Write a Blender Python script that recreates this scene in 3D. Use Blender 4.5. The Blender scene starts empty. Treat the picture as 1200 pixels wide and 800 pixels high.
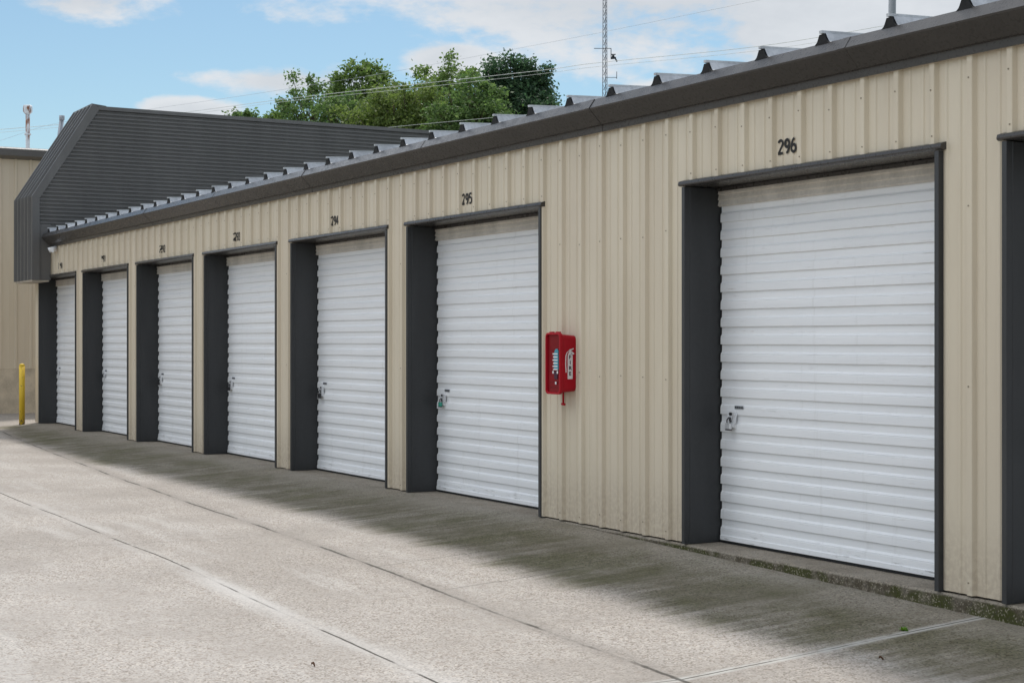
import bpy, bmesh, math, random
from mathutils import Vector, Matrix
random.seed(7)
sc = bpy.context.scene
COL = sc.collection
R = math.radians

# ------------------------------------------------------------------ helpers
class MB:
    """collects faces, then becomes one mesh object"""
    def __init__(s): s.v = []; s.f = []; s.m = []; s.sm = []
    def face(s, pts, mi=0, smooth=False):
        i = len(s.v); s.v += [tuple(p) for p in pts]
        s.f.append(tuple(range(i, i + len(pts)))); s.m.append(mi); s.sm.append(smooth)
    def quadgrid(s, rows, mi=0, smooth=False):
        i = len(s.v); n = len(rows[0])
        for r in rows: s.v += [tuple(p) for p in r]
        for a in range(len(rows) - 1):
            for b in range(n - 1):
                k = i + a * n + b
                s.f.append((k, k + 1, k + n + 1, k + n)); s.m.append(mi); s.sm.append(smooth)
    def box(s, x0, x1, y0, y1, z0, z1, mi=0):
        i = len(s.v)
        s.v += [(x0,y0,z0),(x1,y0,z0),(x1,y1,z0),(x0,y1,z0),(x0,y0,z1),(x1,y0,z1),(x1,y1,z1),(x0,y1,z1)]
        for q in ((0,3,2,1),(4,5,6,7),(0,1,5,4),(1,2,6,5),(2,3,7,6),(3,0,4,7)):
            s.f.append(tuple(i + a for a in q)); s.m.append(mi); s.sm.append(False)
    def prism(s, prof, a, b, axis='x', mi=0):
        """closed profile (list of 2D) extruded along an axis. x: prof=(y,z)  y: prof=(x,z)  z: prof=(x,y)"""
        def P(p, t):
            return (t, p[0], p[1]) if axis == 'x' else (p[0], t, p[1]) if axis == 'y' else (p[0], p[1], t)
        n = len(prof); i = len(s.v)
        s.v += [P(p, a) for p in prof] + [P(p, b) for p in prof]
        for k in range(n):
            j = (k + 1) % n
            s.f.append((i + k, i + j, i + n + j, i + n + k)); s.m.append(mi); s.sm.append(False)
        s.f.append(tuple(i + k for k in reversed(range(n)))); s.m.append(mi); s.sm.append(False)
        s.f.append(tuple(i + n + k for k in range(n))); s.m.append(mi); s.sm.append(False)
    def tube(s, pts, rad, seg=8, mi=0, cap=True, smooth=True):
        pts = [Vector(p) for p in pts]; n = len(pts); i = len(s.v)
        rs = rad if isinstance(rad, (list, tuple)) else [rad] * n
        up = None
        for k, p in enumerate(pts):
            d = (pts[min(k + 1, n - 1)] - pts[max(k - 1, 0)]).normalized()
            if up is None: up = Vector((0,0,1)) if abs(d.z) < .9 else Vector((1,0,0))
            a = d.cross(up).normalized(); b = d.cross(a).normalized(); up = b.cross(d) if False else up
            for q in range(seg):
                t = 2 * math.pi * q / seg
                s.v.append(tuple(p + (a * math.cos(t) + b * math.sin(t)) * rs[k]))
        for k in range(n - 1):
            for q in range(seg):
                r = (q + 1) % seg
                s.f.append((i + k*seg + q, i + k*seg + r, i + (k+1)*seg + r, i + (k+1)*seg + q)); s.m.append(mi); s.sm.append(smooth)
        if cap:
            s.f.append(tuple(i + q for q in range(seg))); s.m.append(mi); s.sm.append(False)
            s.f.append(tuple(i + (n-1)*seg + q for q in reversed(range(seg)))); s.m.append(mi); s.sm.append(False)
    def build(s, name, mats, parent=None, bevel=0, recalc=True):
        me = bpy.data.meshes.new(name); me.from_pydata(s.v, [], s.f)
        for m in (mats if isinstance(mats, (list, tuple)) else [mats]): me.materials.append(m)
        me.polygons.foreach_set('material_index', s.m); me.polygons.foreach_set('use_smooth', s.sm)
        if recalc:
            bm = bmesh.new(); bm.from_mesh(me)
            bmesh.ops.recalc_face_normals(bm, faces=bm.faces); bm.to_mesh(me); bm.free()
        o = bpy.data.objects.new(name, me); COL.objects.link(o)
        if parent: o.parent = parent
        if bevel:
            b = o.modifiers.new('b', 'BEVEL'); b.width = bevel; b.segments = 2; b.limit_method = 'ANGLE'; b.angle_limit = R(40)
        return o

def tag(o, label=None, cat=None, group=None, kind=None):
    if label: o['label'] = label
    if cat: o['category'] = cat
    if group: o['group'] = group
    if kind: o['kind'] = kind
    return o

def empty(name, loc, label, cat, group=None):
    o = bpy.data.objects.new(name, None); COL.objects.link(o); o.location = loc
    o.empty_display_size = .2
    return tag(o, label, cat, group)

def settle(root):
    """parts were modelled in world space: keep them there under a root that stands at its base"""
    bpy.context.view_layer.update()
    for c in list(root.children): c.matrix_parent_inverse = root.matrix_world.inverted()

# ------------------------------------------------------------------ shader helpers
class NT:
    def __init__(s, name):
        s.mat = bpy.data.materials.new(name); s.mat.use_nodes = True
        s.t = s.mat.node_tree; s.n = s.t.nodes; s.l = s.t.links
        s.b = s.n['Principled BSDF']; s._pos = None
    def link(s, a, b): s.l.new(a, b)
    def put(s, sock, v):
        if isinstance(v, bpy.types.NodeSocket): s.l.new(v, sock)
        elif isinstance(v, (tuple, list)) and len(v) == 3 and sock.type == 'RGBA': sock.default_value = (*v, 1)
        else: sock.default_value = v
    def pos(s):
        if not s._pos: s._pos = s.n.new('ShaderNodeNewGeometry')
        return s._pos.outputs['Position']
    def xyz(s):
        q = s.n.new('ShaderNodeSeparateXYZ'); s.l.new(s.pos(), q.inputs[0]); return q.outputs[0], q.outputs[1], q.outputs[2]
    def m(s, op, a, b=0.0, c=None):
        q = s.n.new('ShaderNodeMath'); q.operation = op; s.put(q.inputs[0], a); s.put(q.inputs[1], b)
        if c is not None: s.put(q.inputs[2], c)
        return q.outputs[0]
    def vec(s, x, y, z):
        q = s.n.new('ShaderNodeCombineXYZ'); s.put(q.inputs[0], x); s.put(q.inputs[1], y); s.put(q.inputs[2], z); return q.outputs[0]
    def scale(s, sx, sy, sz):
        q = s.n.new('ShaderNodeVectorMath'); q.operation = 'MULTIPLY'; s.l.new(s.pos(), q.inputs[0]); q.inputs[1].default_value = (sx, sy, sz); return q.outputs[0]
    def noise(s, sc_, v=None, det=4, rough=.55, out=0):
        q = s.n.new('ShaderNodeTexNoise'); s.l.new(v or s.pos(), q.inputs['Vector'])
        q.inputs['Scale'].default_value = sc_; q.inputs['Detail'].default_value = det; q.inputs['Roughness'].default_value = rough
        return q.outputs[out]
    def vor(s, sc_, v=None, feat='F1', out='Color'):
        q = s.n.new('ShaderNodeTexVoronoi'); q.feature = feat; s.l.new(v or s.pos(), q.inputs['Vector']); q.inputs['Scale'].default_value = sc_
        return q.outputs[out]
    def ss(s, v, a, b, lo=0., hi=1.):
        q = s.n.new('ShaderNodeMapRange'); q.interpolation_type = 'SMOOTHSTEP'; s.put(q.inputs[0], v)
        for k, w in enumerate((a, b, lo, hi)): s.put(q.inputs[k + 1], w)
        return q.outputs[0]
    def mix(s, fac, a, b, mode='MIX'):
        q = s.n.new('ShaderNodeMix'); q.data_type = 'RGBA'; q.blend_type = mode
        s.put(q.inputs[0], fac); s.put(q.inputs[6], a); s.put(q.inputs[7], b); return q.outputs[2]
    def bump(s, h, strength=.3, dist=.01, prev=None):
        q = s.n.new('ShaderNodeBump'); s.put(q.inputs['Height'], h); q.inputs['Strength'].default_value = strength; q.inputs['Distance'].default_value = dist
        if prev: s.l.new(prev, q.inputs['Normal'])
        return q.outputs[0]
    def done(s, col, rough=.6, metal=0., nrm=None, spec=.5):
        s.put(s.b.inputs['Base Color'], col); s.put(s.b.inputs['Roughness'], rough); s.put(s.b.inputs['Metallic'], metal)
        s.put(s.b.inputs['Specular IOR Level'], spec)
        if nrm: s.l.new(nrm, s.b.inputs['Normal'])
        return s.mat

def paint(name, col, rough=.5, dirt=.12, wob=0., spec=.4, metal=0., streak=True):
    n = NT(name)
    a = n.noise(1., n.scale(3, 3, .5) if streak else n.scale(3, 3, 3), 5, .6)
    b = n.noise(38., None, 3)
    f = n.m('ADD', n.m('MULTIPLY', a, .7), n.m('MULTIPLY', b, .3))
    dk = tuple(c * (1 - dirt * 2) for c in col); lt = tuple(min(1, c * (1 + dirt)) for c in col)
    c = n.mix(n.ss(f, .3, .7), dk, lt)
    nr = None
    if wob: nr = n.bump(n.noise(1., n.scale(2.2, 2.2, 1.1), 2), wob, .02)
    return n.done(c, n.ss(b, .2, .8, rough - .08, rough + .1), metal, nr, spec)

# ---- cladding paint: tan, slightly grubby towards the foot, light runs below the fasteners
def cladding_mat():
    n = NT('tan_paint'); x, y, z = n.xyz()
    a = n.noise(1., n.scale(2.5, 2.5, .35), 5, .6); b = n.noise(26., None, 4); w = n.noise(.5, None, 2)
    base = n.mix(n.ss(a, .3, .72), (.61, .530, .405), (.69, .612, .478))
    base = n.mix(n.ss(w, .35, .65, 0, .35), base, (.61, .525, .415))
    foot = n.m('MULTIPLY', n.ss(n.m('ADD', z, n.m('MULTIPLY', a, -.5)), .35, -.25), n.ss(b, .35, .6, .1, .4))
    base = n.mix(foot, base, (.36, .28, .21))
    runs = n.ss(n.noise(1., n.scale(14, 14, .25), 4, .7), .60, .76, 0, .3)
    base = n.mix(runs, base, (.38, .325, .24))
    return n.done(base, n.ss(b, .2, .8, .36, .52), 0, n.bump(n.noise(1., n.scale(1.6, 1.6, .8), 2), .25, .02), .45)

def door_mat():
    n = NT('white_door_paint'); x, y, z = n.xyz()
    oi = n.n.new('ShaderNodeObjectInfo')
    a = n.noise(1., n.scale(.9, 1, 14), 5, .65); b = n.noise(1., n.scale(5, 5, 60), 4, .7); d = n.noise(3.2, None, 5, .7)
    base = n.mix(n.ss(a, .3, .7), (.83, .842, .86), (.89, .90, .915))
    base = n.mix(n.m('MULTIPLY', n.ss(b, .60, .74), .35), base, (.50, .50, .50))
    base = n.mix(n.m('MULTIPLY', oi.outputs['Random'], .10), base, (.62, .62, .63))
    rub = n.m('MULTIPLY', n.ss(z, .20, .02), n.ss(n.noise(1., n.scale(5, 5, 40), 5, .75), .56, .68, 0, .6))
    base = n.mix(rub, base, (.20, .19, .175))
    vr = n.m('MULTIPLY', n.ss(n.noise(1., n.scale(11, 11, .5), 5, .7), .56, .74), .22)
    base = n.mix(vr, base, (.52, .51, .49))
    sm = n.m('MULTIPLY', n.ss(n.noise(1., n.scale(2.2, 2.2, 55), 4, .8), .66, .74), .55)
    base = n.mix(sm, base, (.42, .38, .32))
    return n.done(base, n.ss(b, .2, .8, .33, .5), 0, n.bump(n.noise(1., n.scale(2.0, 2.0, 5.), 3), .18, .012), .5)

YVA, YVB, YVC = -2.04, -.04, .0015
def yv(x):
    x = max(-18., min(9., x)); return YVA + YVB * x + YVC * x * x
def zg(x, y):
    zw = -.02 * max(0., min(x, 12.) - .6)
    v = yv(x)
    if y >= 0: return zw
    if y >= v: return zw + .065 * y
    return zw + .065 * v + .012 * (v - y)

def ground_mat():
    n = NT('exposed_aggregate_concrete'); x, y, z = n.xyz()
    big = n.noise(.55, None, 5, .6); mid = n.noise(3., None, 5, .6)
    st = n.noise(1., n.scale(10., .7, 1), 6, .75); st2 = n.noise(1., n.scale(1.3, .35, 1), 4, .6)
    fine = n.noise(60., None, 3, .7)
    base = n.mix(n.ss(big, .33, .68), (.310, .281, .250), (.420, .387, .352))
    base = n.mix(n.ss(mid, .35, .7, 0, .55), base, (.345, .311, .275))
    lon = n.noise(1., n.scale(.35, 2.2, 1), 4, .6)
    base = n.mix(n.ss(lon, .52, .72, 0, .5), base, (.47, .445, .415))
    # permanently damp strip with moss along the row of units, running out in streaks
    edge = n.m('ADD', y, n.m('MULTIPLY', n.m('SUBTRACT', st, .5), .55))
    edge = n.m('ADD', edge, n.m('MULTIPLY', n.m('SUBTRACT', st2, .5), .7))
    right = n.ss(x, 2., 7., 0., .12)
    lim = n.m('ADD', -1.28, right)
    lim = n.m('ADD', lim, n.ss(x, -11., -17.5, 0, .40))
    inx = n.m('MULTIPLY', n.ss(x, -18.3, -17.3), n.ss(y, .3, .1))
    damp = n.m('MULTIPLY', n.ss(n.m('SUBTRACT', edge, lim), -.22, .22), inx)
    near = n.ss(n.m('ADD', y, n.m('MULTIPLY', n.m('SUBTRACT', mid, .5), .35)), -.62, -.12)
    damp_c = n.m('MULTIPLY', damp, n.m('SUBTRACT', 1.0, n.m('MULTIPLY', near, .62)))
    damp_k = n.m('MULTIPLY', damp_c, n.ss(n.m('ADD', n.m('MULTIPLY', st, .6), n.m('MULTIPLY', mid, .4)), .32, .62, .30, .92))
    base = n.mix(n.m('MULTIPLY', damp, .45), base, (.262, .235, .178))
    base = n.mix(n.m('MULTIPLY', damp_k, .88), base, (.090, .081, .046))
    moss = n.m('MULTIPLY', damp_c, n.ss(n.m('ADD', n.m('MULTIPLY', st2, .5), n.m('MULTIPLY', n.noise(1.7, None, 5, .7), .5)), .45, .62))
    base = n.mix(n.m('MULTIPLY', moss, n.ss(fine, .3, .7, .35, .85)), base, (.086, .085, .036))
    # exposed pebbles over everything, damp or dry
    pe = n.vor(95.); sepp = n.n.new('ShaderNodeSeparateColor'); n.link(pe, sepp.inputs[0])
    pv = sepp.outputs[0]
    wear = n.ss(n.noise(1.1, None, 4, .6), .3, .62, .4, 1.)
    base = n.mix(n.m('MULTIPLY', n.ss(pv, .70, .9), wear), base, (1.28, 1.27, 1.25), 'MULTIPLY')
    base = n.mix(n.m('MULTIPLY', n.ss(pv, .32, .1), wear), base, (.60, .57, .54), 'MULTIPLY')
    pe2 = n.vor(40.); sp2 = n.n.new('ShaderNodeSeparateColor'); n.link(pe2, sp2.inputs[0])
    base = n.mix(n.m('MULTIPLY', n.ss(sp2.outputs[1], .86, .97), .6), base, (.74, .69, .65), 'MULTIPLY')
    base = n.mix(n.m('MULTIPLY', n.ss(sp2.outputs[2], .86, .97), .5), base, (1.15, 1.14, 1.12), 'MULTIPLY')
    # cracks and joints, each a line across the slab
    wig = n.m('MULTIPLY', n.m('SUBTRACT', n.noise(1.6, None, 5, .65), .5), .055)
    wig2 = n.m('MULTIPLY', n.m('SUBTRACT', n.noise(14., None, 3, .6), .5), .02)
    wg = n.m('ADD', wig, wig2)
    gap = n.noise(1., n.scale(1.3, 1.3, 1), 3, .6)
    yvx = n.m('ADD', YVA, n.m('ADD', n.m('MULTIPLY', x, YVB), n.m('MULTIPLY', n.m('MULTIPLY', x, x), YVC)))
    dv = n.m('ABSOLUTE', n.m('ADD', n.m('SUBTRACT', y, yvx), wg))
    base = n.mix(n.m('MULTIPLY', n.ss(dv, .16, .02), n.ss(big, .3, .6, .15, .5)), base, (.24, .215, .19))
    lv = n.m('MULTIPLY', n.ss(dv, .020, .007), n.ss(gap, .42, .58, .12, .9))
    ds = n.m('ABSOLUTE', n.m('ADD', n.m('ADD', y, 3.405), n.m('MULTIPLY', wg, .45)))
    base = n.mix(n.m('MULTIPLY', n.ss(ds, .20, .02), n.ss(lon, .40, .62, .1, .6)), base, (.54, .52, .495))
    ls = n.m('MULTIPLY', n.ss(ds, .012, .005), n.ss(gap, .40, .52, .12, 1.))
    # cross joint with pale sealant at the near post
    inj = n.ss(y, -2.8, -2.1)
    dj = n.m('ABSOLUTE', n.m('ADD', n.m('SUBTRACT', x, 5.66), n.m('MULTIPLY', wg, .35)))
    base = n.mix(n.m('MULTIPLY', n.m('MULTIPLY', n.ss(dj, .055, .012), inj), n.ss(n.noise(5., None, 3), .3, .6, .25, .85)), base, (.50, .49, .46))
    lj = n.m('MULTIPLY', n.m('MULTIPLY', n.ss(dj, .010, .004), inj), n.ss(gap, .38, .5, .3, .9))
    lines = n.m('MAXIMUM', lv, n.m('MAXIMUM', ls, lj))
    for xc, y0, y1, k in ((2.72, -2.05, -.25, .6), (1.62, -2.1, -1.0, .45), (-.36, -5.2, -2.2, .4), (-3.6, -4.4, -3.3, .4), (-6.7, -6, -3.5, .3), (-9.8, -1.4, -.1, .3)):
        dd = n.m('ABSOLUTE', n.m('ADD', n.m('SUBTRACT', x, xc), n.m('MULTIPLY', wg, 1.1)))
        w = n.m('MULTIPLY', n.ss(dd, .012, .004), n.m('MULTIPLY', n.ss(y, y0 - .1, y0 + .1), n.ss(y, y1 + .1, y1 - .1)))
        lines = n.m('MAXIMUM', lines, n.m('MULTIPLY', w, n.m('MULTIPLY', k, n.ss(gap, .35, .55, .3, 1.))))
    base = n.mix(n.m('MULTIPLY', lines, .9), base, (.045, .040, .033))
    h = n.m('ADD', n.m('MULTIPLY', pv, .4), n.m('ADD', n.m('MULTIPLY', fine, .5), n.m('MULTIPLY', lines, -4.)))
    nr = n.bump(h, .28, .005)
    nr = n.bump(n.noise(2.2, None, 4), .35, .03, nr)
    return n.done(base, .9, 0, nr, .25)

def slab_mat():
    n = NT('slab_concrete'); x, y, z = n.xyz()
    a = n.noise(2.5, None, 5, .65); b = n.noise(45., None, 4, .7); c = n.noise(9., None, 5, .7)
    base = n.mix(n.ss(a, .3, .7), (.225, .195, .155), (.33, .295, .245))
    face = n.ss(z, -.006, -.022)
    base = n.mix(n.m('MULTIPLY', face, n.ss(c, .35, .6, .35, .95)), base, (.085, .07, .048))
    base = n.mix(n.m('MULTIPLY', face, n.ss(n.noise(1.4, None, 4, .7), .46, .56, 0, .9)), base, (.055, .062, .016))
    pe = n.vor(110.); q = n.n.new('ShaderNodeSeparateColor'); n.link(pe, q.inputs[0])
    base = n.mix(n.ss(q.outputs[0], .75, .95, 0, .5), base, (.42, .37, .29))
    base = n.mix(n.ss(q.outputs[1], .25, .1, 0, .5), base, (.07, .06, .05))
    return n.done(base, .92, 0, n.bump(n.m('ADD', b, n.m('MULTIPLY', c, 2.)), .8, .008), .2)

def leaf_mat(name, c0, c1, c2):
    n = NT(name); g = n.n.new('ShaderNodeNewGeometry')
    r = n.n.new('ShaderNodeValToRGB'); n.link(g.outputs['Random Per Island'], r.inputs[0])
    e = r.color_ramp.elements; e[0].color = (*c0, 1); e[1].color = (*c2, 1); q = e.new(.5); q.color = (*c1, 1)
    n.put(n.b.inputs['Base Color'], r.outputs[0]); n.b.inputs['Roughness'].default_value = .55; n.b.inputs['Specular IOR Level'].default_value = .3
    tr = n.n.new('ShaderNodeBsdfTranslucent'); mx = n.n.new('ShaderNodeMixShader'); mx.inputs[0].default_value = .42
    hs = n.n.new('ShaderNodeHueSaturation'); hs.inputs['Value'].default_value = 1.5; hs.inputs['Saturation'].default_value = 1.1; n.link(r.outputs[0], hs.inputs['Color'])
    n.link(hs.outputs[0], tr.inputs[0]); n.link(n.b.outputs[0], mx.inputs[1]); n.link(tr.outputs[0], mx.inputs[2])
    n.link(mx.outputs[0], n.n['Material Output'].inputs[0]); return n.mat

M = {}
M['tan'] = cladding_mat(); M['door'] = door_mat(); M['ground'] = ground_mat(); M['slab'] = slab_mat()
M['charcoal'] = paint('charcoal_trim_paint', (.041, .0425, .045), .42, .12, .15)
M['mansard'] = paint('charcoal_cladding_paint', (.128, .125, .122), .45, .07, .15)
M['fascia'] = paint('bronze_trim_paint', (.050, .046, .043), .30, .06, .45)
M['roof'] = paint('galvalume_roof', (.50, .515, .53), .40, .16, .1, metal=.25)
M['black'] = paint('black_foam_closure', (.012, .012, .012), .8, .1)
M['rubber'] = paint('black_rubber_seal', (.014, .014, .015), .7, .1)
M['topshade'] = paint('door_top_shade_beige', (.66, .615, .555), .6, .12)  # beige carries the shade below the door header
M['numpaint'] = paint('black_number_paint', (.016, .015, .014), .6, .1)
M['steel'] = paint('zinc_steel', (.72, .73, .75), .32, .10, metal=.45, streak=False)
M['darksteel'] = paint('dark_lock_steel', (.05, .05, .055), .35, .12, metal=.6, streak=False)
M['green'] = paint('green_lock_body', (.05, .32, .24), .35, .1, streak=False)
M['screw'] = paint('weathered_screw', (.27, .225, .165), .5, .1, streak=False)
M['brass'] = paint('tarnished_brass', (.30, .22, .10), .35, .12, metal=.8, streak=False)
M['red'] = paint('red_cabinet_plastic', (.42, .006, .018), .45, .07, spec=.22, streak=False)
M['darkred'] = paint('dark_red_cover', (.22, .002, .008), .35, .08, spec=.2, streak=False)
M['white'] = paint('white_label_print', (.78, .76, .77), .5, .05, streak=False)
M['teal'] = paint('teal_label_print', (.06, .32, .42), .45, .08, streak=False)
M['maroon'] = paint('dark_label_print', (.05, .008, .03), .45, .08, streak=False)
M['lampwhite'] = paint('white_lamp_housing', (.80, .82, .85), .35, .04, streak=False)
def bollard_mat():
    n = NT('yellow_bollard_paint'); x, y, z = n.xyz()
    a = n.noise(22., None, 5, .7); w = n.noise(1., n.scale(8, 8, 2), 4)
    c = n.mix(n.ss(w, .3, .7), (.64, .42, .024), (.76, .52, .04))
    c = n.mix(n.ss(n.m('ADD', a, n.ss(z, .35, 0, 0, .12)), .62, .66), c, (.12, .09, .06))
    return n.done(c, .5, 0, None, .4)
M['yellow'] = bollard_mat()
M['soffit'] = paint('pale_soffit_paint', (.42, .37, .30), .6, .1)
M['base'] = paint('pale_concrete_base', (.58, .50, .385), .85, .12, streak=False)
M['vent'] = paint('galvanised_vent', (.40, .42, .45), .42, .12, metal=.4)
def rust_vent():
    n = NT('rusty_white_vent'); x, y, z = n.xyz()
    a = n.noise(1., n.scale(9, 9, 2.2), 5, .7)
    c = n.mix(n.m('MULTIPLY', n.ss(a, .50, .60), n.ss(z, 6.0, 6.2)), (.70, .72, .74), (.24, .085, .03))
    return n.done(c, .5)
M['rust'] = rust_vent()
M['mast'] = paint('galvanised_mast', (.20, .21, .23), .5, .1, metal=.3)
M['ant'] = paint('dark_antenna', (.035, .045, .06), .5, .1)
M['pole'] = paint('grey_steel_pole', (.28, .30, .32), .5, .12)
M['wire'] = paint('weathered_cable', (.60, .62, .58), .6, .1, streak=False)
M['darkwire'] = paint('dark_cable', (.42, .44, .46), .6, .1, streak=False)
M['bark'] = paint('grey_brown_bark', (.11, .085, .062), .9, .2, streak=False)
M['grass'] = paint('rough_grass', (.06, .09, .025), .9, .2, streak=False)
M['weedleaf'] = leaf_mat('bright_weed_leaf', (.08, .17, .02), (.12, .24, .03), (.17, .30, .05))
M['deadleaf'] = paint('dry_leaf', (.12, .06, .03), .8, .15, streak=False)
LEAF = [leaf_mat('light_green_leaf', (.075, .125, .034), (.120, .185, .052), (.18, .25, .085)),
        leaf_mat('mid_green_leaf', (.066, .120, .040), (.108, .175, .058), (.155, .225, .080)),
        leaf_mat('dark_green_leaf', (.032, .064, .036), (.050, .098, .050), (.080, .136, .066)),
        leaf_mat('yellow_green_leaf', (.090, .135, .036), (.14, .195, .055), (.195, .25, .085))]

# ------------------------------------------------------------------ the camera, surveyed from the photograph
F = 1870.; TH = math.atan2(1068., F); cc, ss_ = math.cos(TH), math.sin(TH)
CX, CY, CZ = 12.491, -7.134, 1.53
cam = bpy.data.cameras.new('camera'); co = bpy.data.objects.new('camera', cam); COL.objects.link(co)
co.location = (CX, CY, CZ)
co.rotation_euler = Vector((-cc, ss_, 0)).to_track_quat('-Z', 'Y').to_euler()
cam.sensor_width = 36; cam.lens = F / 1200 * 36; cam.clip_end = 3000; cam.clip_start = .1
sc.camera = co

# ------------------------------------------------------------------ ground
def frange(a, b, st):
    o = []; k = a
    while k < b - 1e-6: o.append(k); k += st
    return o + [b]
g = MB()
xs = frange(-60, -20, 4)[:-1] + frange(-20, 12, .4)[:-1] + frange(12, 40, 4)
ys = frange(-45, -9, 4)[:-1] + frange(-9, -3, .5)[:-1] + frange(-3, -.018, .071)
g.quadgrid([[(x, y, zg(x, y) + .004 * math.sin(x * 1.9 + y) * math.sin(y * 2.3)) for x in xs] for y in ys], smooth=True)
g.quadgrid([[(x, y, 0. if y > 0 else zg(x, y)) for x in (-60, -40, -25, -21, -18.13)] for y in (-.018, 2, 6, 14, 45)])
tag(g.build('pavement', M['ground'], recalc=False), kind='structure')
g = MB(); g.face([(-900, -900, -.75), (900, -900, -.75), (900, 900, -.75), (-900, 900, -.75)])
tag(g.build('terrain', M['grass']), kind='structure')

# ------------------------------------------------------------------ storage building
PITCH = 3.13; OW = 2.667; OH = 2.7
OPEN = [-2.097 - PITCH * k for k in range(5, -1, -1)] + [2.657, 5.83]
NUM = ['290', '291', '292', '293', '294', '295', '296', None]
XL, XR, XG = -18.12, 9.6, -16.847
RIB0, RIB = 2.755, .3120

def panel_profile(xa, xb):
    """front line (x, y) of ribbed wall panel between xa and xb"""
    pts = []
    k0 = int(math.floor((xa - RIB0) / RIB)) - 1
    k = k0
    while RIB0 + k * RIB < xb + RIB:
        c = RIB0 + k * RIB
        pts += [(c - .036, 0), (c - .022, -.0275), (c - .018, -.0300), (c + .018, -.0300), (c + .022, -.0275), (c + .034, 0)]
        for q in (.098, .212):
            pts += [(c + q - .016, 0), (c + q - .007, -.007), (c + q + .007, -.007), (c + q + .016, 0)]
        k += 1
    out = []
    for (a, b) in zip(pts, pts[1:]):
        if b[0] <= xa or a[0] >= xb: continue
        def at(x): return (x, a[1] + (b[1] - a[1]) * (x - a[0]) / (b[0] - a[0]))
        p = a if a[0] >= xa else at(xa); q = b if b[0] <= xb else at(xb)
        if not out: out.append(p)
        out.append(q)
    return out

SB = empty('storage_building', (-4.3, 0, 0), 'long tan ribbed metal self storage building with white numbered roll up doors', 'building')
w = MB()
def panel(xa, xb, z0, z1):
    pr = panel_profile(xa, xb)
    w.quadgrid([[(x, y, z) for x, y in pr] for z in (z0, z1)])
    for z in (z0, z1):
        w.face([(x, y, z) for x, y in pr] + [(xb, .05, z), (xa, .05, z)])
    w.face([(xa, .05, z0), (xb, .05, z0), (xb, .05, z1), (xa, .05, z1)])
    for x in (xa, xb):
        yy = pr[0][1] if x == xa else pr[-1][1]
        w.face([(x, yy, z0), (x, .05, z0), (x, .05, z1), (x, yy, z1)])
HZ = OH + .035
edges = [(XL, OPEN[0])] + [(a + OW, b) for a, b in zip(OPEN, OPEN[1:])] + [(OPEN[-1] + OW, XR)]
for a, b in edges: panel(a, b, .012, 3.40)
for a in OPEN: panel(a + .0004, a + OW - .0004, HZ, 3.40)
# end and rear walls
w.box(XL, XL + .05, .051, 9, .012, 3.6); w.box(XR - .05, XR, .051, 9, .012, 3.6); w.box(XL + .05, XR - .05, 8.95, 9, .012, 3.6)
# fastener heads along the girts
def screw(x, y, z):
    r = .0052; pts = [(x + r * math.cos(t), y - .004, z + r * math.sin(t)) for t in [k * math.pi / 3 for k in range(6)]]
    w.face(pts, 1)
    base = [(p[0], y, p[2]) for p in pts]
    for i in range(6): w.face([base[i], base[(i+1) % 6], pts[(i+1) % 6], pts[i]], 1)
k = -70
rs = random.Random(3)
while RIB0 + k * RIB < XR - .1:
    c = RIB0 + k * RIB; k += 1
    if c < XL + .1: continue
    screw(c - .006, -.030, 3.10 + rs.uniform(-.03, .03)); None
    over = any(a - .03 < c < a + OW + .03 for a in OPEN)
    if over: screw(c + .004, -.030, 2.79)
    else:
        for zz in (.09, 1.25, 2.35): screw(c - .006, -.030, zz + rs.uniform(-.03, .03))
w.build('wall', [M['tan'], M['screw']], SB)

s = MB()
n_ = 220
rows = [[], [], [], []]
for i in range(n_ + 1):
    x = XL - .02 + (XR - XL + .04) * i / n_
    j = rs.uniform(-.006, .006); jz = rs.uniform(-.006, .0)
    rows[0].append((x, -.026 + j, -.6)); rows[1].append((x, -.026 + j, -.012 + jz)); rows[2].append((x, -.014 + j * .5, 0)); rows[3].append((x, 9.02, 0))
s.quadgrid(rows)
s.build('foundation_slab', M['slab'], SB, recalc=False)

# eave trim : a lip and a raking lower face
f = MB()
ep = [(-.10, 3.490), (-.146, 3.489), (-.200, 3.412), (-.193, 3.401), (-.084, 3.290), (-.052, 3.286), (-.047, 3.238), (-.037, 3.238), (-.037, 3.41), (-.10, 3.41)]
fx = [XG + .004] + [XG + .12 + 3.05 * i for i in range(1, 9)] + [XR]
for i, (a, b) in enumerate(zip(fx, fx[1:])):
    d = .0025 * (i % 2)
    f.prism([(y - d, z) for y, z in ep], a + .001, b - .001)
    if i: f.prism([(y - .005, z + .001) for y, z in ep[:6]] + [(-.03, 3.30), (-.05, 3.40)], a - .035, a + .035)
f.build('eave_trim', M['fascia'], SB)

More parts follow.
